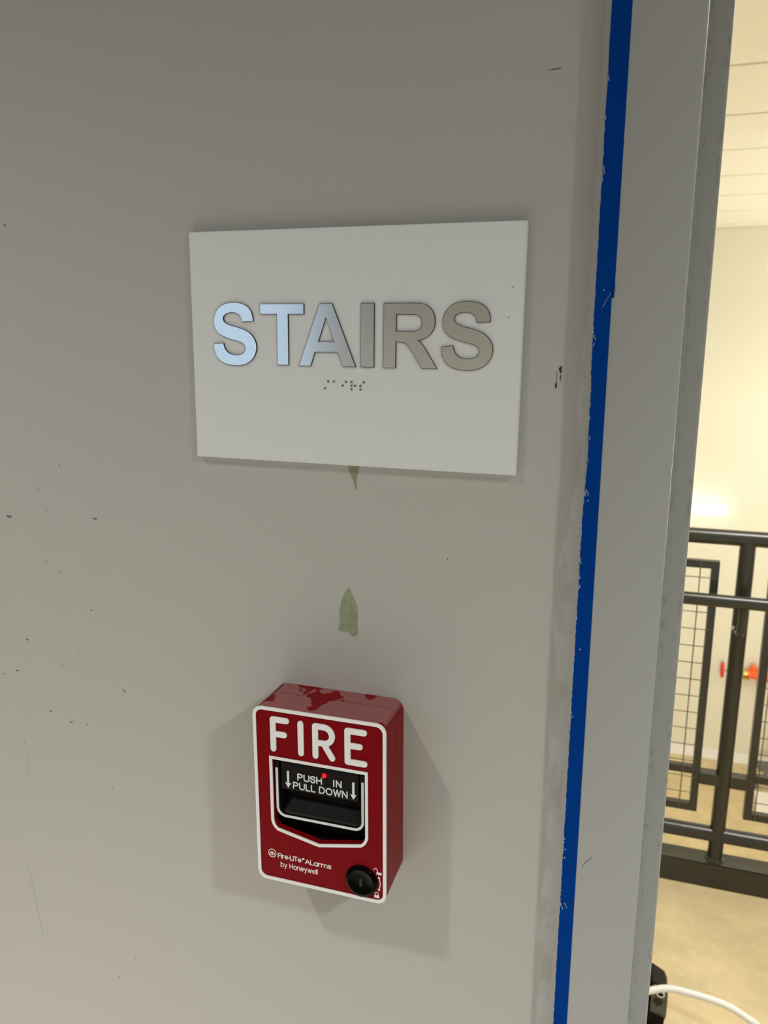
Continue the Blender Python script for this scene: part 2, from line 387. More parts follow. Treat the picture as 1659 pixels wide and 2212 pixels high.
bm = B(); band(bm, [(-.3150, 1.1010), (-.3125, 1.0830), (-.3090, 1.0560), (-.3062, 1.0330), (-.3035, 1.0200)], [.0022, .0028, .0022, .0014, .0003], -.0001, .0002); band(bm, [(-.3040, 1.2240), (-.3015, 1.2130), (-.3035, 1.1990), (-.3028, 1.1830)], [.0004, .0022, .0016, .0005], -.0001, .0002); wp('rub_streak', bm, M_streak)
bm = B()
stroke(bm, [(0.1856, 1.2208), (0.1852, 1.2226), (0.1860, 1.2222), (0.1864, 1.2238), (0.1861, 1.2248), (0.1871, 1.2247), (0.1872, 1.2262), (0.1880, 1.2256), (0.1884, 1.2272), (0.1892, 1.2268), (0.1895, 1.2284), (0.1901, 1.2281), (0.1905, 1.2300), (0.1911, 1.2294), (0.1914, 1.2312)], .00022, -FD - .00012, -FD + .0001)
link('pencil_squiggle', bm, M_scuff, door)

# ------------------------------------------------------------ masking tape on the frame face
TL = [(.1714, 2.12), (.1716, 1.7644), (.1714, 1.7434), (.1718, 1.7243), (.1713, 1.7025), (.1714, 1.6927), (.1717, 1.6752), (.1711, 1.6676), (.171, 1.6549), (.1711, 1.6316), (.1712, 1.6158), (.1712, 1.6025), (.1712, 1.5835), (.1717, 1.5615), (.1722, 1.539), (.1722, 1.5333), (.1723, 1.5045), (.1720, 1.4868), (.1712, 1.4627), (.1709, 1.455), (.1709, 1.435), (.1709, 1.4163), (.1710, 1.4037), (.1710, 1.3845), (.1709, 1.368), (.1710, 1.3416), (.1709, 1.3144), (.1709, 1.2618), (.1709, 1.2221), (.1709, 1.2), (.1709, 1.17), (.1709, 1.0), (.1709, .02)]
def lx(z):
    for (xa, za), (xb, zb) in zip(TL, TL[1:]):
        if za >= z >= zb: return max(xa + (xb - xa) * (za - z) / (za - zb), FX0 + .0001)
    return FX0 + .0001
def tape(name, ztop, zbot, xr, yf, yb, slant_top=0, label=''):
    bm = B(); rows = []; z = ztop; rnd = random.Random(3)
    while z > zbot:
        rg = rnd.uniform(0, .0006) * (1 if z < 1.70 else .2)
        rows.append((z, lx(z) + rg)); z -= .0018 if z > .95 else .03
    rows.append((zbot, lx(zbot)))
    V = []
    for i, (z, l) in enumerate(rows):
        zr = z + (slant_top * max(0, 1 - i / 14))
        V.append([bm.verts.new(p) for p in ((l, yf, z), (xr, yf, zr), (xr, yb, zr), (l, yb, z))])
    for a, c in zip(V, V[1:]):
        for k in range(4): bm.faces.new((a[k], a[(k + 1) % 4], c[(k + 1) % 4], c[k]))
    bm.faces.new(V[0]); bm.faces.new(V[-1])
    return tag(link(name, bm, M_tape), label, 'tape')
upt = tape('masking_tape', 2.12, 1.604, .1827, -FD - .00015, -FD, label='upper strip of blue masking tape on the grey door frame, above the torn overlap')
low = tape('masking_tape', 1.6045, .02, .1813, -FD - .00032, -FD, slant_top=.006, label='lower strip of blue masking tape on the grey door frame, below the torn overlap')
bm = B()
prism(bm, [[(.1812, 1.6122), (.1829, 1.6105), (.1826, 1.6068), (.1815, 1.6085)]], -FD - .0009, -FD - .0002)
link('torn_corner', bm, M_tape, low)
rnd = random.Random(11)
def smear(pts, w):
    bm = B(); stroke(bm, pts, w, -FD - .00045, -FD - .0001); link('paint_smear', bm, M_smear, upt if pts[0][1] > 1.604 else low)
for x, z, s in ((.1722, 1.7245, 2.5), (.1718, 1.704, 2), (.1726, 1.676, 4), (.1718, 1.670, 3), (.1714, 1.585, 3), (.1727, 1.581, 3), (.1724, 1.577, 2), (.1722, 1.549, 1.6), (.1728, 1.5325, 1.4), (.1733, 1.520, 2), (.1730, 1.506, 2), (.1728, 1.486, 4), (.1738, 1.485, 3), (.1745, 1.4805, 1), (.1722, 1.441, 3.5), (.1720, 1.430, 2), (.1721, 1.4235, 3), (.1716, 1.4025, 3), (.1711, 1.376, 5), (.1712, 1.366, 6), (.1714, 1.337, 4), (.1716, 1.3315, 2.5), (.1750, 1.381, .5), (.1728, 1.333, .6), (.1717, 1.238, 1.2), (.1722, 1.2405, 1), (.1731, 1.2325, .6), (.1727, 1.226, 1), (.1715, 1.2, 1.5), (.1722, 1.188, 2.5), (.1735, 1.1855, 1.6), (.1713, 1.10, 1.2)):
    h = s * .0005; P = [(x, z + h)]
    for k in range(3): P.append((x + rnd.uniform(-.0005, .0007), z + h - 2 * h * (k + 1) / 3))
    smear(P, .00028)
smear([(.1762, 1.5985), (.1772, 1.6003), (.1790, 1.6040), (.1808, 1.6072)], .00012)
smear([(.1763, 1.6085), (.1768, 1.6088)], .0004)
smear([(.1745, 1.1902), (.1757, 1.1885), (.1762, 1.1862)], .00022)

# ------------------------------------------------------------ STAIRS sign
sign = thing('stairs_sign', 'white rectangular room sign with raised metallic STAIRS lettering and braille on grey wall', 'sign', (.0094, .0026, 1.573), (0, .0084, 0)); sign.scale = (1.0052, 1, 1.0052)
bm = B(); box(bm, -.11805, .11805, -.008, -.0027, -.0791, .0791); bevel(bm, .0005, 2)
plate = link('plate', bm, M_sign, sign, smooth=True, angle=30)
YS0, YS1 = -.0092, -.0079
def grow(loop, d):
    """offset a closed outline outwards by d (inwards when negative)"""
    L = [Vector(p) for k, p in enumerate(loop) if (Vector(p) - Vector(loop[k - 1])).length > 1e-6]
    area2 = sum(a.x * b_.y - b_.x * a.y for a, b_ in zip(L, L[1:] + L[:1])); sg = 1 if area2 > 0 else -1
    out = []
    for k, p in enumerate(L):
        d1 = (p - L[k - 1]).normalized(); d2 = (L[(k + 1) % len(L)] - p).normalized()
        n1, n2 = Vector((d1.y, -d1.x)), Vector((d2.y, -d2.x)); m = (n1 + n2)
        m = m.normalized() if m.length > 1e-4 else n1
        out.append(tuple(p + m * (sg * d / max(.55, m.dot(n1)))))
    return out
def rim(loops, o):
    bm = B(); prism(bm, [grow(loops[0], RIM)] + [grow(l, -RIM) for l in loops[1:]], YS0 + .0002, YS1)
    link('backing', bm, M_ledge, o); return o
RIM = .00032
def gpoly(loops, cx, kx, cz=(427, .0301, .1477), name='letter'):
    x0, u0 = cx; out = []
    for l in loops: out.append([(u0 + (x - x0) * kx * .001, cz[1] - (z - cz[0]) * cz[2] * .001) for x, z in l])
    bm = B(); prism(bm, out, YS0, YS1, side=1, cap=0)
    return rim(out, link(name, bm, [M_letter, M_ledge], sign))
SEG = [[(350, 503), (303, 506)], [(303, 506), (298, 486), (285, 471), (262, 464), (238, 468), (222, 479), (217, 494), (224, 510), (247, 523), (288, 535), (322, 549), (347, 572), (361, 603), (361, 634), (349, 666), (324, 690), (290, 701), (252, 701), (214, 691), (188, 668), (176, 636), (173, 609)],
  [(173, 609), (215, 604)], [(215, 604), (223, 630), (240, 649), (268, 657), (292, 655), (310, 642), (315, 624), (309, 607), (290, 595), (248, 583), (209, 567), (187, 547), (177, 519), (178, 490), (187, 463), (206, 440), (234, 427), (265, 423), (299, 427), (328, 442), (345, 469), (350, 503)]]
def big_s(u0, wd):
    P = []
    for seg in SEG:
        c = [p[:2] for p in catmull([(a, b_, 0) for a, b_ in seg], 5)] if len(seg) > 2 else seg
        P += c[:-1]
    k = wd / 188.5
    out = [[(u0 + (x - 173) * k * .001, .0310 - (z - 423) * .1534 * .001) for x, z in P]]
    bm = B(); prism(bm, out, YS0, YS1, side=1, cap=0)
    return rim(out, link('letter', bm, [M_letter, M_ledge], sign))
big_s(-.1002, 33.1)
gpoly([[(380, 428), (574, 428), (574, 472), (504, 472), (504, 704), (456, 704), (456, 472), (380, 472)]], (380, -.0633), .1676)
gpoly([[(649, 428), (704, 428), (806, 706), (752, 706), (730, 642), (626, 642), (607, 706), (556, 706)], [(677, 486), (641, 598), (715, 598)]], (558, -.0339), .1641)
gpoly([[(833, 427), (887, 427), (887, 706), (833, 706)]], (833, .0109), .165)
def bez(p0, p1, p2, n=7): return [tuple((1 - t) ** 2 * a + 2 * t * (1 - t) * b_ + t * t * c for a, b_, c in zip(p0, p1, p2)) for t in [i / n for i in range(1, n + 1)]]
Ro = [(935, 427), (1078, 427)] + bez((1078, 427), (1118, 427), (1137, 449)) + bez((1137, 449), (1157, 470), (1157, 506)) + bez((1157, 506), (1157, 540), (1136, 561)) + bez((1136, 561), (1118, 580), (1084, 585)) + bez((1084, 585), (1104, 600), (1124, 634)) + [(1169, 707), (1106, 707), (1062, 636)] + bez((1062, 636), (1042, 604), (1030, 598)) + bez((1030, 598), (1020, 592), (988, 592)) + [(988, 707), (935, 707)]
Rh = [(988, 473), (1064, 473)] + bez((1064, 473), (1103, 474), (1103, 509)) + bez((1103, 509), (1103, 547), (1066, 548)) + [(988, 548)]
gpoly([Ro, Rh], (933, .0265), .1559)
big_s(.0663, 33.2)
for a, c in [(-.0132, -.0215), (-.0091, -.0215), (-.0156, -.0263), (-.0002, -.0215), (-.0026, -.0240), (.0038, -.0215), (.0038, -.0239), (.0063, -.0239), (.0038, -.0264), (.0103, -.0240), (.0103, -.0264), (.0127, -.0215)]:
    bm = B(); lathe(bm, [(.0008, 0), (.00078, -.0003), (.00058, -.0006), (.0002, -.00075)], (a, -.0079, c), seg=16)
    link('braille_dot', bm, M_dot, sign, smooth=True, angle=70)
bm = B(); stroke(bm, [(.1105, .0392), (.1112, .0401)], .0004, -.0082, -.0079); stroke(bm, [(.1085, .0215), (.1096, .0211)], .0003, -.0082, -.0079)
link('scuff_mark', bm, M_grey, plate)

# ------------------------------------------------------------ stroke alphabet
Sg = [p[:2] for p in catmull([(.56, .78, 0), (.50, .93, 0), (.3, 1, 0), (.09, .93, 0), (.03, .75, 0), (.12, .59, 0), (.3, .52, 0), (.50, .43, 0), (.58, .26, 0), (.50, .07, 0), (.3, 0, 0), (.08, .07, 0), (.01, .24, 0)], 3)]
GL = {
 'P': (.60, [[(0, 0), (0, 1), (.32, 1)] + arc(.32, .74, .26, .26, 90, -90, 8) + [(0, .48)]]),
 'U': (.62, [[(0, 1), (0, .33)] + arc(.31, .32, .31, .32, 180, 360, 10) + [(.62, 1)]]),
 'S': (.60, [Sg]),
 'H': (.60, [[(0, 0), (0, 1)], [(.6, 0), (.6, 1)], [(0, .52), (.6, .52)]]),
 'I': (.0, [[(0, 0), (0, 1)]]),
 'N': (.60, [[(0, 0), (0, 1), (.6, 0), (.6, 1)]]),
 'L': (.46, [[(0, 1), (0, 0), (.46, 0)]]),
 'D': (.66, [[(0, 0), (0, 1), (.26, 1)] + arc(.26, .5, .40, .5, 90, -90, 10) + [(0, 0)]]),
 'O': (.74, [arc(.37, .5, .37, .5, 0, 360, 20)]),
 'W': (.92, [[(0, 1), (.23, 0), (.46, 1), (.69, 0), (.92, 1)]]),
 'F': (.52, [[(0, 0), (0, 1), (.52, 1)], [(0, .52), (.46, .52)]]),
 'T': (.60, [[(0, 1), (.6, 1)], [(.3, 1), (.3, 0)]]),
 'A': (.70, [[(0, 0), (.35, 1), (.7, 0)], [(.12, .34), (.58, .34)]]),
 'r': (.32, [[(0, 0), (0, .75)], [(0, .45)] + arc(.28, .45, .28, .28, 170, 80, 5)]),
 'e': (.60, [[(.02, .37), (.60, .37)] + arc(.31, .37, .30, .37, 0, 315, 14)]),
 'a': (.56, [arc(.28, .37, .28, .37, 20, 340, 14), [(.56, .75), (.56, 0)]]),
 'm': (.96, [[(0, 0), (0, .75)], [(0, .45)] + arc(.24, .48, .24, .26, 180, 0, 8) + [(.48, 0)], [(.48, .45)] + arc(.72, .48, .24, .26, 180, 0, 8) + [(.96, 0)]]),
 'n': (.48, [[(0, 0), (0, .75)], [(0, .45)] + arc(.24, .48, .24, .26, 180, 0, 8) + [(.48, 0)]]),
 's': (.46, [[(x * .8, y * .74) for x, y in Sg]]),
 'b': (.54, [[(0, 1.02), (0, 0)], arc(.27, .37, .27, .37, 160, -160, 14)]),
 'y': (.50, [[(0, .75), (.26, .02)], [(.50, .75), (.20, -.18), (.12, -.28), (0, -.28)]]),
 'o': (.56, [arc(.28, .37, .28, .37, 0, 360, 16)]),
 'w': (.74, [[(0, .75), (.18, 0), (.37, .75), (.56, 0), (.74, .75)]]),
 'l': (.0, [[(0, 0), (0, 1.02)]]),
 '-': (.16, [[(0, .37), (.16, .37)]]),
 ' ': (.22, []),
 '@': (.34, [arc(.17, .8, .17, .17, 0, 360, 12), [(.12, .7), (.12, .9), (.2, .88), (.2, .82), (.12, .8)], [(.16, .8), (.22, .7)]]),
}
def text(bm, s, u0, u1, v0, cap, w, y0, y1, gap=.2):
    tot = sum(GL[c][0] for c in s) + gap * (len(s) - 1)
    k = (u1 - u0) / tot; x = 0
    for c in s:
        wd, ls = GL[c]
        for l in ls: stroke(bm, [(u0 + (x + px) * k, v0 + pz * cap) for px, pz in l], w, y0, y1)
        x += wd + gap

# ------------------------------------------------------------ fire pull station
D = .0427; HW, HH = .05103, .07064
ps = thing('fire_pull_station', 'red FIRE pull station with white trim mounted on the wall below the sign', 'fire alarm', (0, 0, 1.25), (0, -.0047, 0))
mm = .001
def rounded_body(bm, hw0, hh0, r0, ya, hw1, hh1, r1, yb, n=8, fillet=0.0):
    secs = [(ya, hw0, hh0, r0), (yb + fillet, hw1, hh1, r1)]
    if fillet:
        for i in range(1, 5):
            t = R(90 * i / 4); secs.append((yb + fillet * (1 - sin(t)), hw1 - fillet * (1 - cos(t)), hh1 - fillet * (1 - cos(t)), r1))
    rings = []
    for y, hw, hh, r in secs:
        rings.append([bm.verts.new((p[0], y, p[1])) for p in rrect(-hw, hw, -hh, hh, r, n)])
    for a, c in zip(rings, rings[1:]):
        for k in range(len(a)): bm.faces.new((a[k], a[(k + 1) % len(a)], c[(k + 1) % len(a)], c[k]))
    return rings
# back box against the wall
bm = B(); r = rounded_body(bm, HW, HH, .0085, -.0002, HW, HH, .0085, -.0168); bm.faces.new(r[0]); bm.faces.new(r[-1])
back = link('back_box', bm, M_red, ps, smooth=True, angle=30)
bm = B(); box(bm, -.0448, -.0443, -.034, -.003, HH - .0003, HH + .00004); link('hinge_slit', bm, M_dark, back)
# the window outline, in millimetres
def window_loop(o):
    x0, x1, zt = -37.8 - o, 36.4 + o, 31.2 + o
    P = [(x0, zt), (x1, zt)]
    P += arc(x1 - 9 - o * .5, -18.5, 9 + o * .5, 9.5 + o, 0, -62, 7)
    P += [(-.9, -33.6 - o * 1.03)]
    P += arc(x0 + 9 + o * .5, -18.5, 9 + o * .5, 9.5 + o, 242, 180, 7)
    return [(a * mm, c * mm) for a, c in P]
hole = window_loop(-1.0)
bm = B()
yf = -D + .0008
outer = rrect(-HW + .0002, HW - .0002, -HH + .0002, HH - .0002, .0068, 8)
prism(bm, [outer, hole], yf, yf + .0055)
# shell behind the front plate
ro = rrect(-HW, HW, -HH, HH, .0072, 8); rb = rrect(-HW, HW, -HH, HH, .0085, 8); ri = rrect(-HW + .002, HW - .002, -HH + .002, HH - .002, .006, 8)
A = [bm.verts.new((p[0], yf + .0005, p[1])) for p in ro]; C = [bm.verts.new((p[0], -.0172, p[1])) for p in rb]; Dn = [bm.verts.new((p[0], -.0172, p[1])) for p in ri]
E_ = [bm.verts.new((p[0], yf + .004, p[1])) for p in ri]
for P_, Q_ in ((A, C), (C, Dn), (Dn, E_)):
    for k in range(len(P_)): bm.faces.new((P_[k], P_[(k + 1) % len(P_)], Q_[(k + 1) % len(P_)], Q_[k]))
cover = link('cover', bm, M_red, ps, smooth=True, angle=30)
bm = B(); prism(bm, [rrect(-HW + .0022, HW - .0022, -HH + .0022, HH - .0022, .005, 5)], -.0235, -.0180); link('cavity_back', bm, M_dark, ps)
# raised white border
bm = B(); prism(bm, [rrect(-HW, HW, -HH, HH, .0072, 10), rrect(-HW + .0024, HW - .0024, -HH + .0024, HH - .0024, .0052, 10)], -D, yf + .0004); bmesh.ops.recalc_face_normals(bm, faces=bm.faces)
link('border', bm, M_white, ps)
bm = B(); band(bm, window_loop(0), .0021, -D + .0001, yf + .0004, closed=True); link('window_outline', bm, M_white, ps)
# FIRE
def fire_letter(lines, w=.0043):
    bm = B()
    for l in lines: stroke(bm, [(a * mm, c * mm) for a, c in l], w, -D - .0003, yf + .0003)
    link('letter', bm, M_white, ps)
fire_letter([[(-35.0, 38.7), (-35.0, 61.9), (-24.2, 61.9)], [(-35.0, 50.6), (-26.2, 50.6)]])
fire_letter([[(-13.2, 61.7), (-13.2, 38.6)]])
fire_letter([[(-1.9, 38.6), (-1.9, 61.7), (4.6, 61.7)] + arc(4.6, 55.4, 6.4, 6.3, 90, -90, 12) + [(-1.9, 49.1)], [(4.4, 49.1), (11.0, 38.6)]])
fire_letter([[(35.0, 62.0), (22.6, 62.0), (22.6, 38.3), (35.2, 38.3)], [(22.6, 50.9), (31.8, 50.9)]])
# maker's lettering and logo ring
bm = B(); ya, yb = yf - .00012, yf + .0003
text(bm, 'FIre-LITe', -34.4 * mm, -15.6 * mm, -50.9 * mm, 3.5 * mm, .00062, ya, yb, .17)
text(bm, '@', -14.8 * mm, -12.9 * mm, -50.7 * mm, 3.6 * mm, .0003, ya, yb)
text(bm, 'ALarms', -12.2 * mm, 8.2 * mm, -51.2 * mm, 3.5 * mm, .00062, ya, yb, .17)
text(bm, 'by Honeywell', -32.3 * mm, -2.7 * mm, -58.2 * mm, 3.9 * mm, .0005, ya, yb, .20)
link('lettering', bm, M_white, ps)
bm = B()
stroke(bm, [(a * mm, c * mm) for a, c in arc(-39.2, -48.2, 3.0, 3.3, 0, 360, 24)], .0005, ya, yb)
stroke(bm, [(a * mm, c * mm) for a, c in arc(-39.2, -48.6, 1.9, 1.0, 200, 20, 10) + [(-37.4, -49.2)] + arc(-39.2, -48.6, 1.9, 1.2, 0, -120, 6)], .0004, ya, yb)
stroke(bm, [(a * mm, c * mm) for a, c in arc(-39.2, -48.5, .8, .5, 0, 360, 10)], .0004, ya, yb)
stroke(bm, [(a * mm, c * mm) for a, c in [(-41.2, -50.4), (-41.1, -48.4), (-40.2, -47.3), (-38.8, -47.2)]], .0004, ya, yb)
link('logo', bm, M_white, ps)
# key lock and its padlock pictograms
bm = B()
kc = (32.2 * mm, yf, -55.0 * mm)
lathe(bm, [(.0121, .0003), (.0121, -.0012), (.0115, -.0021), (.0100, -.0027), (.0092, -.0026), (.0086, -.0022), (.0030, -.0022), (.0006, -.0022)], kc)
lock = link('key_lock', bm, M_knob, ps, smooth=True, angle=60)
bm = B(); box(bm, kc[0] - .0009, kc[0] + .0009, yf - .0024, yf - .0021, kc[2] - .0034, kc[2] + .0030); link('keyhole', bm, M_dark, lock)
bm = B()
prism(bm, [[(43.6 * mm, -47.6 * mm), (47.4 * mm, -47.6 * mm), (47.4 * mm, -45.6 * mm), (43.6 * mm, -45.6 * mm)]], ya, yb)
stroke(bm, [(a * mm, c * mm) for a, c in [(44.2, -45.6), (44.2, -44.4)] + arc(42.9, -44.3, 1.3, 1.5, 0, 180, 8)], .0005, ya, yb)
prism(bm, [[(41.8 * mm, -66.8 * mm), (45.6 * mm, -66.8 * mm), (45.6 * mm, -64.6 * mm), (41.8 * mm, -64.6 * mm)]], ya, yb)
stroke(bm, [(a * mm, c * mm) for a, c in [(42.5, -64.6)] + arc(43.7, -63.7, 1.2, 1.5, 180, 0, 8) + [(44.9, -64.6)]], .0005, ya, yb)
stroke(bm, [(a * mm, c * mm) for a, c in arc(34.4, -54.9, 12.0, 12.0, 21, -21, 8)], .0006, ya, yb)
for zc, s in ((-49.2, 1), (-60.6, -1)):
    prism(bm, [[(44.6 * mm, (zc - 1.6 * s) * mm), (46.6 * mm, (zc - 1.3 * s) * mm), (45.2 * mm, (zc + .6 * s) * mm)]], ya, yb)
link('padlock_icons', bm, M_white, ps)
# the pull handle: flat lettered plate, ledge, finger scoop and lower lip
def sweep(bm, prof, x0, x1):
    a = [bm.verts.new((x0, y, z)) for z, y in prof]; c = [bm.verts.new((x1, y, z)) for z, y in prof]
    for i in range(len(prof)):
        j = (i + 1) % len(prof); bm.faces.new((a[i], a[j], c[j], c[i]))
    for t in tessellate_polygon([[Vector((y, z, 0)) for z, y in prof]]):
        bm.faces.new([a[i] for i in t]); bm.faces.new([c[i] for i in t])
hy = -D + .0030
hnd = thing('handle', '', ''); del hnd['label']; del hnd['category']
COL.objects.unlink(hnd); bpy.data.objects.remove(hnd)
bm = B()
prof = [(29.5, hy + .0006), (7.2, hy), (6.2, hy + .0002), (5.6, hy + .0018), (-1.0, hy + .0085), (-4.2, hy + .0095), (-13.5, hy + .0022), (-14.6, hy + .0010), (-14.6, -.024), (29.5, -.024)]
sweep(bm, [(z * mm, y) for z, y in prof], -30.8 * mm, 29.4 * mm)
handle = link('handle', bm, M_black, ps)
bm = B()
rim_o = [(-35.2, 27.6)] + [(-35.2, -9.4)] + arc(-27.6, -9.6, 7.6, 7.6, 180, 270, 8) + arc(26.2, -9.6, 7.6, 7.6, 270, 360, 8) + [(33.8, 27.6)]
rim_i = [(31.0, 27.6)] + [(31.0, -9.2)] + arc(25.9, -9.4, 5.0, 5.0, 360, 270, 8) + arc(-27.3, -9.4, 5.0, 5.0, 270, 180, 8) + [(-32.4, 27.6)]
prism(bm, [[(a * mm, c * mm) for a, c in rim_o + rim_i]], hy - .0004, -.028)
link('handle_rim', bm, M_black, handle)
bm = B()
U = [(-34.2, 22.4), (-34.2, -9.0)] + arc(-27.6, -9.3, 6.6, 6.6, 180, 270, 10) + arc(26.2, -9.3, 6.6, 6.6, 270, 360, 10) + [(32.8, 22.4)]
band(bm, [(a * mm, c * mm) for a, c in U], .0019, hy - .0007, hy)
link('handle_outline', bm, M_hwhite, handle)
bm = B(); y0h, y1h = hy - .0002, hy + .0008
S = lambda v: v * mm
text(bm, 'PUSH', S(-17.5), S(1.0), S(15.1), S(4.7), .00085, y0h, y1h, .22)
text(bm, 'IN', S(10.6), S(16.2), S(15.1), S(4.7), .00085, y0h, y1h, .34)
text(bm, 'PULL', S(-21.2), S(-4.2), S(7.9), S(4.7), .00085, y0h, y1h, .24)
text(bm, 'DOWN', S(-.6), S(20.8), S(7.9), S(4.7), .00085, y0h, y1h, .22)
for cx in (-25.4, 25.6):
    prism(bm, [[(S(cx - .85), S(20.8)), (S(cx + .85), S(20.8)), (S(cx + .85), S(11.3)), (S(cx + 2.3), S(11.3)), (S(cx), S(7.4)), (S(cx - 2.3), S(11.3)), (S(cx - .85), S(11.3))]], y0h, y1h)
link('handle_lettering', bm, M_hwhite, handle)
bm = B(); bmesh.ops.create_icosphere(bm, subdivisions=3, radius=.0017, matrix=Matrix.Translation((.0032, hy + .0003, .0222))); link('indicator_light', bm, M_led, ps, smooth=True)

# ------------------------------------------------------------ stair guard rail
PY = 1.765
rail = thing('stair_railing', 'dark bronze steel guard railing with mesh panels along the stair landing', 'railing', (0, 0, 0))
bm = B(); tube(bm, [(-1.6, PY, 1.063), (3.9, PY, 1.063)], .0215, 28); link('top_rail', bm, M_rail, rail, smooth=True)
bm = B(); tube(bm, [(-1.6, PY, .158), (3.9, PY, .158)], .0225, 28); link('bottom_rail', bm, M_rail, rail, smooth=True)
bm = B(); tube(bm, [(-1.6, 1.69, .9026), (3.9, 1.69, .9026)], .0176, 28); link('handrail', bm, M_rail, rail, smooth=True)
bm = B(); box(bm, -1.6, 3.9, 1.7305, 1.7995, 0, .078); bevel(bm, .003, 2); link('base_curb', bm, M_rail, rail)
posts = (-.71, .5115, 1.733, 2.954)
for px in posts:
    bm = B(); tube(bm, [(px - .004, PY, .076), (px - .002, PY, .35), (px, PY, 1.06)], .0212, 28); po = link('post', bm, M_rail, rail, smooth=True)
    bm = B(); lathe(bm, [(.0285, 0), (.0270, .004), (.0215, .009), (.0205, .012)], (px - .004, PY, .0775), 'z', 28); link('weld_collar', bm, M_rail, po, smooth=True)
    bm = B(); tube(bm, [(px - .006, 1.69, .888), (px - .006, 1.692, .85), (px - .006, 1.700, .82), (px - .005, 1.722, .806), (px - .004, 1.75, .803)], [.011, .011, .0115, .012, .013], 16); br = link('handrail_bracket', bm, M_rail, po, smooth=True)
    bm = B(); lathe(bm, [(.0055, 0), (.0055, -.004), (.003, -.006), (.0008, -.0065)], (px - .020, 1.745, .812), 'y', 12); link('bolt', bm, M_steel, po, smooth=True)
    for s, l in ((-1, .067), (1, .060)):
        bm = B(); box(bm, min(px + s * .015, px + s * l), max(px + s * .015, px + s * l), PY - .017, PY + .017, .322, .357); link('panel_clip', bm, M_rail, po)
def panel(x0, x1):
    bm = B(); t = .021; z0, z1 = .227, .994
    prism(bm, [[(x0, z0), (x1, z0), (x1, z1), (x0, z1)], [(x0 + t, z0 + t), (x1 - t, z0 + t), (x1 - t, z1 - t), (x0 + t, z1 - t)]], PY - .0105, PY + .0105)
    box(bm, x0 + t, x1 - t, PY - .0105, PY + .0105, .347, .368)
    pf = link('panel_frame', bm, M_rail, rail)
    bm = B(); x = x1 - t - .0285
    while x > x0 + t: tube(bm, [(x, PY - .0125, z0 + .004), (x, PY - .0125, z1 - .004)], .0016, 6); x -= .0508
    z = .946
    while z > z0 + t: tube(bm, [(x0 + t * .5, PY - .0095, z), (x1 - t * .5, PY - .0095, z)], .0014, 6); z -= .0508
    link('wire_mesh', bm, M_wire, pf, smooth=True)
panel(-.65, .4446); panel(.5715, 1.666); panel(1.793, 2.887)

# ------------------------------------------------------------ things in the stairwell
t = thing('tube_light', 'lit white tube light on the cream far wall above the railing', 'light', (.4, YF, .19))
bm = B(); box(bm, -.60, .56, -.035, -.001, -.035, .035); bevel(bm, .005, 2); link('housing', bm, M_fix, t)
bm = B(); P = []; rr = []
for i in range(7): a = R(90 * i / 6); P.append((-.62 - .045 * cos(a) + .045, -.075, 0)); rr.append(max(.004, .050 * sin(a)))
for i in range(7): a = R(90 - 90 * i / 6); P.append((.545 + .045 * cos(a), -.075, 0)); rr.append(max(.004, .050 * sin(a)))
tube(bm, P, rr, 20); link('lens', bm, M_tube, t, smooth=True, angle=80)

t = thing('added_fill_light', 'added unseen fill light on the right stair wall beyond the railing', 'light', (4.0, 5.0, .4)); bm = B(); box(bm, -.10, 0, -.62, .62, -.09, .09); bevel(bm, .005, 2); link('housing', bm, M_fix, t)  # made-up housing for the added ceiling fill, out of view
t = thing('added_fill_light', 'long unseen fill light added below the edge of the landing', 'light', (1.2, .5, -.6)); bm = B(); box(bm, -.75, .75, 0, .12, -.11, .11); bevel(bm, .005, 2); link('housing', bm, M_fix, t)  # made-up housing for the added lower fill, out of view
t = thing('sprinkler_valve', 'orange fire sprinkler valve with red handwheel and pipes on the far stair wall', 'valve', (1.2, YF, -1.28))
bm = B()
P = [(-.122, -.10 + .055 * cos(2 * pi * k / 20), .01 + .062 * sin(2 * pi * k / 20)) for k in range(20)]; tube(bm, P + [P[0]], .012, 10, cap=False)
for k in range(4): a = pi / 4 + k * pi / 2; tube(bm, [(-.122, -.10, .01), (-.122, -.10 + .055 * cos(a), .01 + .062 * sin(a))], .006, 8)
link('handwheel', bm, M_valve, t, smooth=True)
bm = B(); tube(bm, [(-.13, -.10, .01), (.06, -.10, 0)], .006, 10); link('stem', bm, M_grey, t, smooth=True)
bm = B(); lathe(bm, [(.012, .04), (.03, .05), (.035, .09), (.035, .10)], (0, -.10, 0), 'x', 20); lathe(bm, [(.016, -.06), (.034, -.045), (.034, -.03)], (.075, -.10, -.0), 'z', 20); link('brass_fitting', bm, M_brass, t, smooth=True)
bm = B(); lathe(bm, [(.030, .085), (.050, .09), (.050, .105), (.036, .115), (.045, .15), (.052, .17), (.052, .25), (.065, .255), (.065, .28), (.04, .285)], (0, -.10, .0), 'x', 24)
lathe(bm, [(.02, .0), (.03, .06), (.02, .085)], (.13, -.10, 0), 'z', 16); link('valve_body', bm, M_valve2, t, smooth=True)
bm = B(); tube(bm, [(.195, -.10, -.04), (.195, -.10, -.12)], .022, 14); tube(bm, [(.28, -.10, 0), (1.2, -.10, 0), (1.2, 0.0, 0)], .03, 14); link('pipe', bm, M_valve, t, smooth=True)

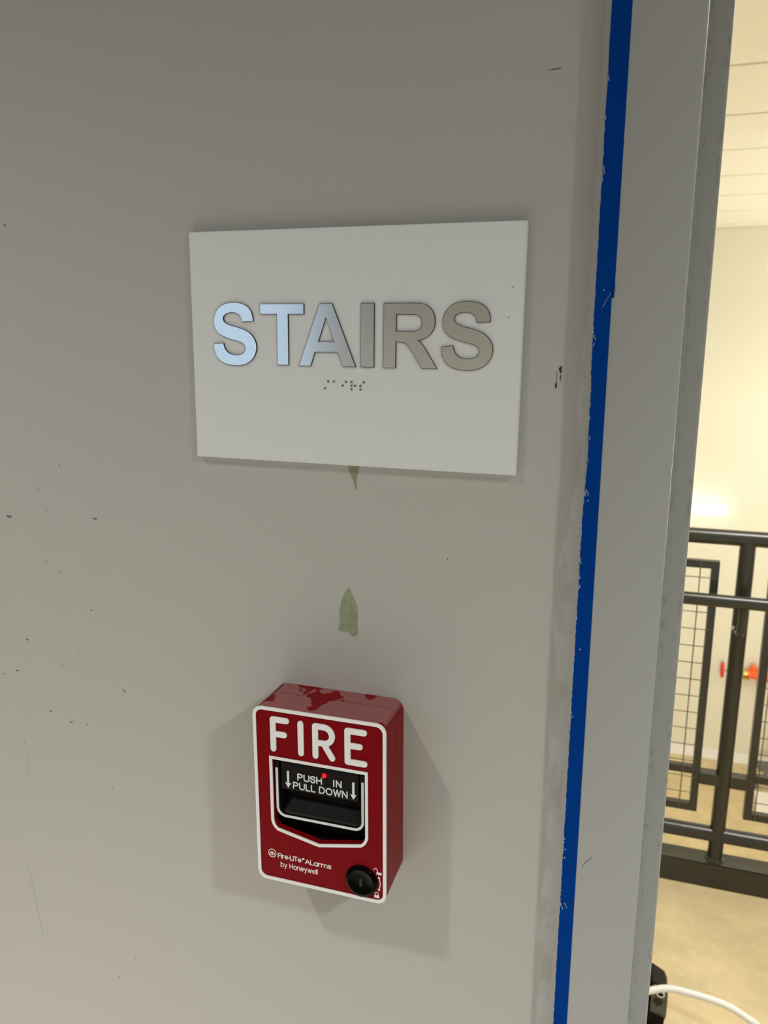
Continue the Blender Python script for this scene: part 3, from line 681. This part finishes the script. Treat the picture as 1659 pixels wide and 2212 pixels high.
bm = B(); box(bm, -.06, .07, -.09, .07, 0, .13); bevel(bm, .004, 2)
o_ = tag(link('carton', bm, M_box), 'small white carton on the lower stair floor, seen through the right mesh panel', 'box'); o_.location = (1.40, 6.03, LZ)
t = thing('floor_lamp_stand', 'dark grey splayed stand on the lower stair floor behind the white carton', 'stand', (1.53, 6.36, LZ))
for k in range(3):
    a = R(200 + 120 * k); bm = B(); tube(bm, [(.19 * cos(a), .19 * sin(a), .012), (.02 * cos(a), .02 * sin(a), .26)], .014, 10); link('leg', bm, M_grey, t, smooth=True)
bm = B(); tube(bm, [(0, 0, .24), (0, 0, .40)], .03, 14); link('pole', bm, M_grey, t, smooth=True)
bm = B(); box(bm, -.14, .30, -.05, .05, .20, .255); bevel(bm, .006, 2); link('crossbar', bm, M_grey, t)

# ------------------------------------------------------------ charger and white cable just inside the door
t = thing('connector_box', 'black plastic connector box with holes standing on the landing floor behind the frame', 'power box', (.30, 1.115, 0))
bm = B(); prism(bm, [[(-.08, 0), (.050, 0), (.050, .075), (.0535, .085), (.0535, .140), (.046, .156), (.020, .170), (-.08, .172)]], -.004, .055); bevel(bm, .0015, 2); body = link('body', bm, M_black, t)
bm = B(); prism(bm, [[(-.08, .160), (.013, .168), (.0130, .196), (.0075, .209), (-.02, .222), (-.08, .222)]], .012, .040); bevel(bm, .0012, 2); link('upper_tab', bm, M_pale, t)
bm = B(); prism(bm, [[(.018, .096), (.050, .088), (.0525, .094), (.0525, .140), (.0455, .154), (.022, .166), (.018, .162)]], -.0105, -.0035); bevel(bm, .001, 2); plate2 = link('end_plate', bm, M_pale, t)
bm = B(); lathe(bm, [(.0105, 0), (.0105, -.0004), (.0005, -.0004)], (.0325, -.0105, .1275), 'y', 28); link('round_hole', bm, M_dark, plate2)
bm = B(); lathe(bm, [(.0085, 0), (.0085, -.0025), (.0062, -.003), (.0062, -.0005), (.0045, -.0003)], (.0375, -.0105, .1485), 'y', 28); link('white_ring', bm, M_white, plate2, smooth=True, angle=50)
bm = B(); lathe(bm, [(.0061, 0), (.0061, -.0009), (.0003, -.0009)], (.0375, -.0105, .1485), 'y', 24); link('ring_hole', bm, M_dark, plate2)
bm = B()
CP = [(.235, 1.05, .125), (.262, 1.055, .155), (.285, 1.06, .172), (.305, 1.065, .181), (.335, 1.075, .188), (.361, 1.08, .190), (.401, 1.08, .189), (.441, 1.08, .186), (.473, 1.08, .179), (.497, 1.08, .169), (.517, 1.08, .158), (.530, 1.08, .150), (.575, 1.075, .108), (.615, 1.07, .055), (.650, 1.065, .020), (.70, 1.06, .0085), (.85, 1.09, .0080), (1.1, 1.2, .0080)]
tube(bm, catmull(CP, 6), .0075, 18)
tag(link('white_cable', bm, M_cable, smooth=True), 'thick white cable arching from the black connector box down to the tan floor', 'cable')

# ------------------------------------------------------------ recessed corridor downlights, and the unseen ones added for floor bounce
for i, (x, y, p, h, r, c_) in enumerate(DOWN):
    if i == 0:
        lab = 'recessed ceiling downlight ahead and left of the sign'
    else:
        lab = ['recessed ceiling downlight to the right of the doorway', 'added downlight behind the viewer near the window, for floor bounce', 'added downlight behind the viewer right of the doorway, for floor bounce', 'added downlight at the left end of the corridor, for floor bounce'][i - 1]
    t = thing('downlight', lab, 'light', (x, y, 2.75), group='corridor downlights')
    bm = B(); lathe(bm, [(.070, 0), (.070, -.006), (.058, -.010), (.050, -.002), (.050, 0)], (0, 0, 0), 'z', 32); link('trim_ring', bm, M_fix, t, smooth=True)
for x, y, z, lab in ((2.2, 3.4, SZ, 'long ceiling light over the stair opening'), (1.1, 1.25, SZ, 'narrow ceiling light over the landing')):
    t = thing('ceiling_light', lab, 'light', (x, y, z)); bm = B(); box(bm, -.62, .62, -.1, .1, -.075, 0); bevel(bm, .005, 2); link('housing', bm, M_fix, t)
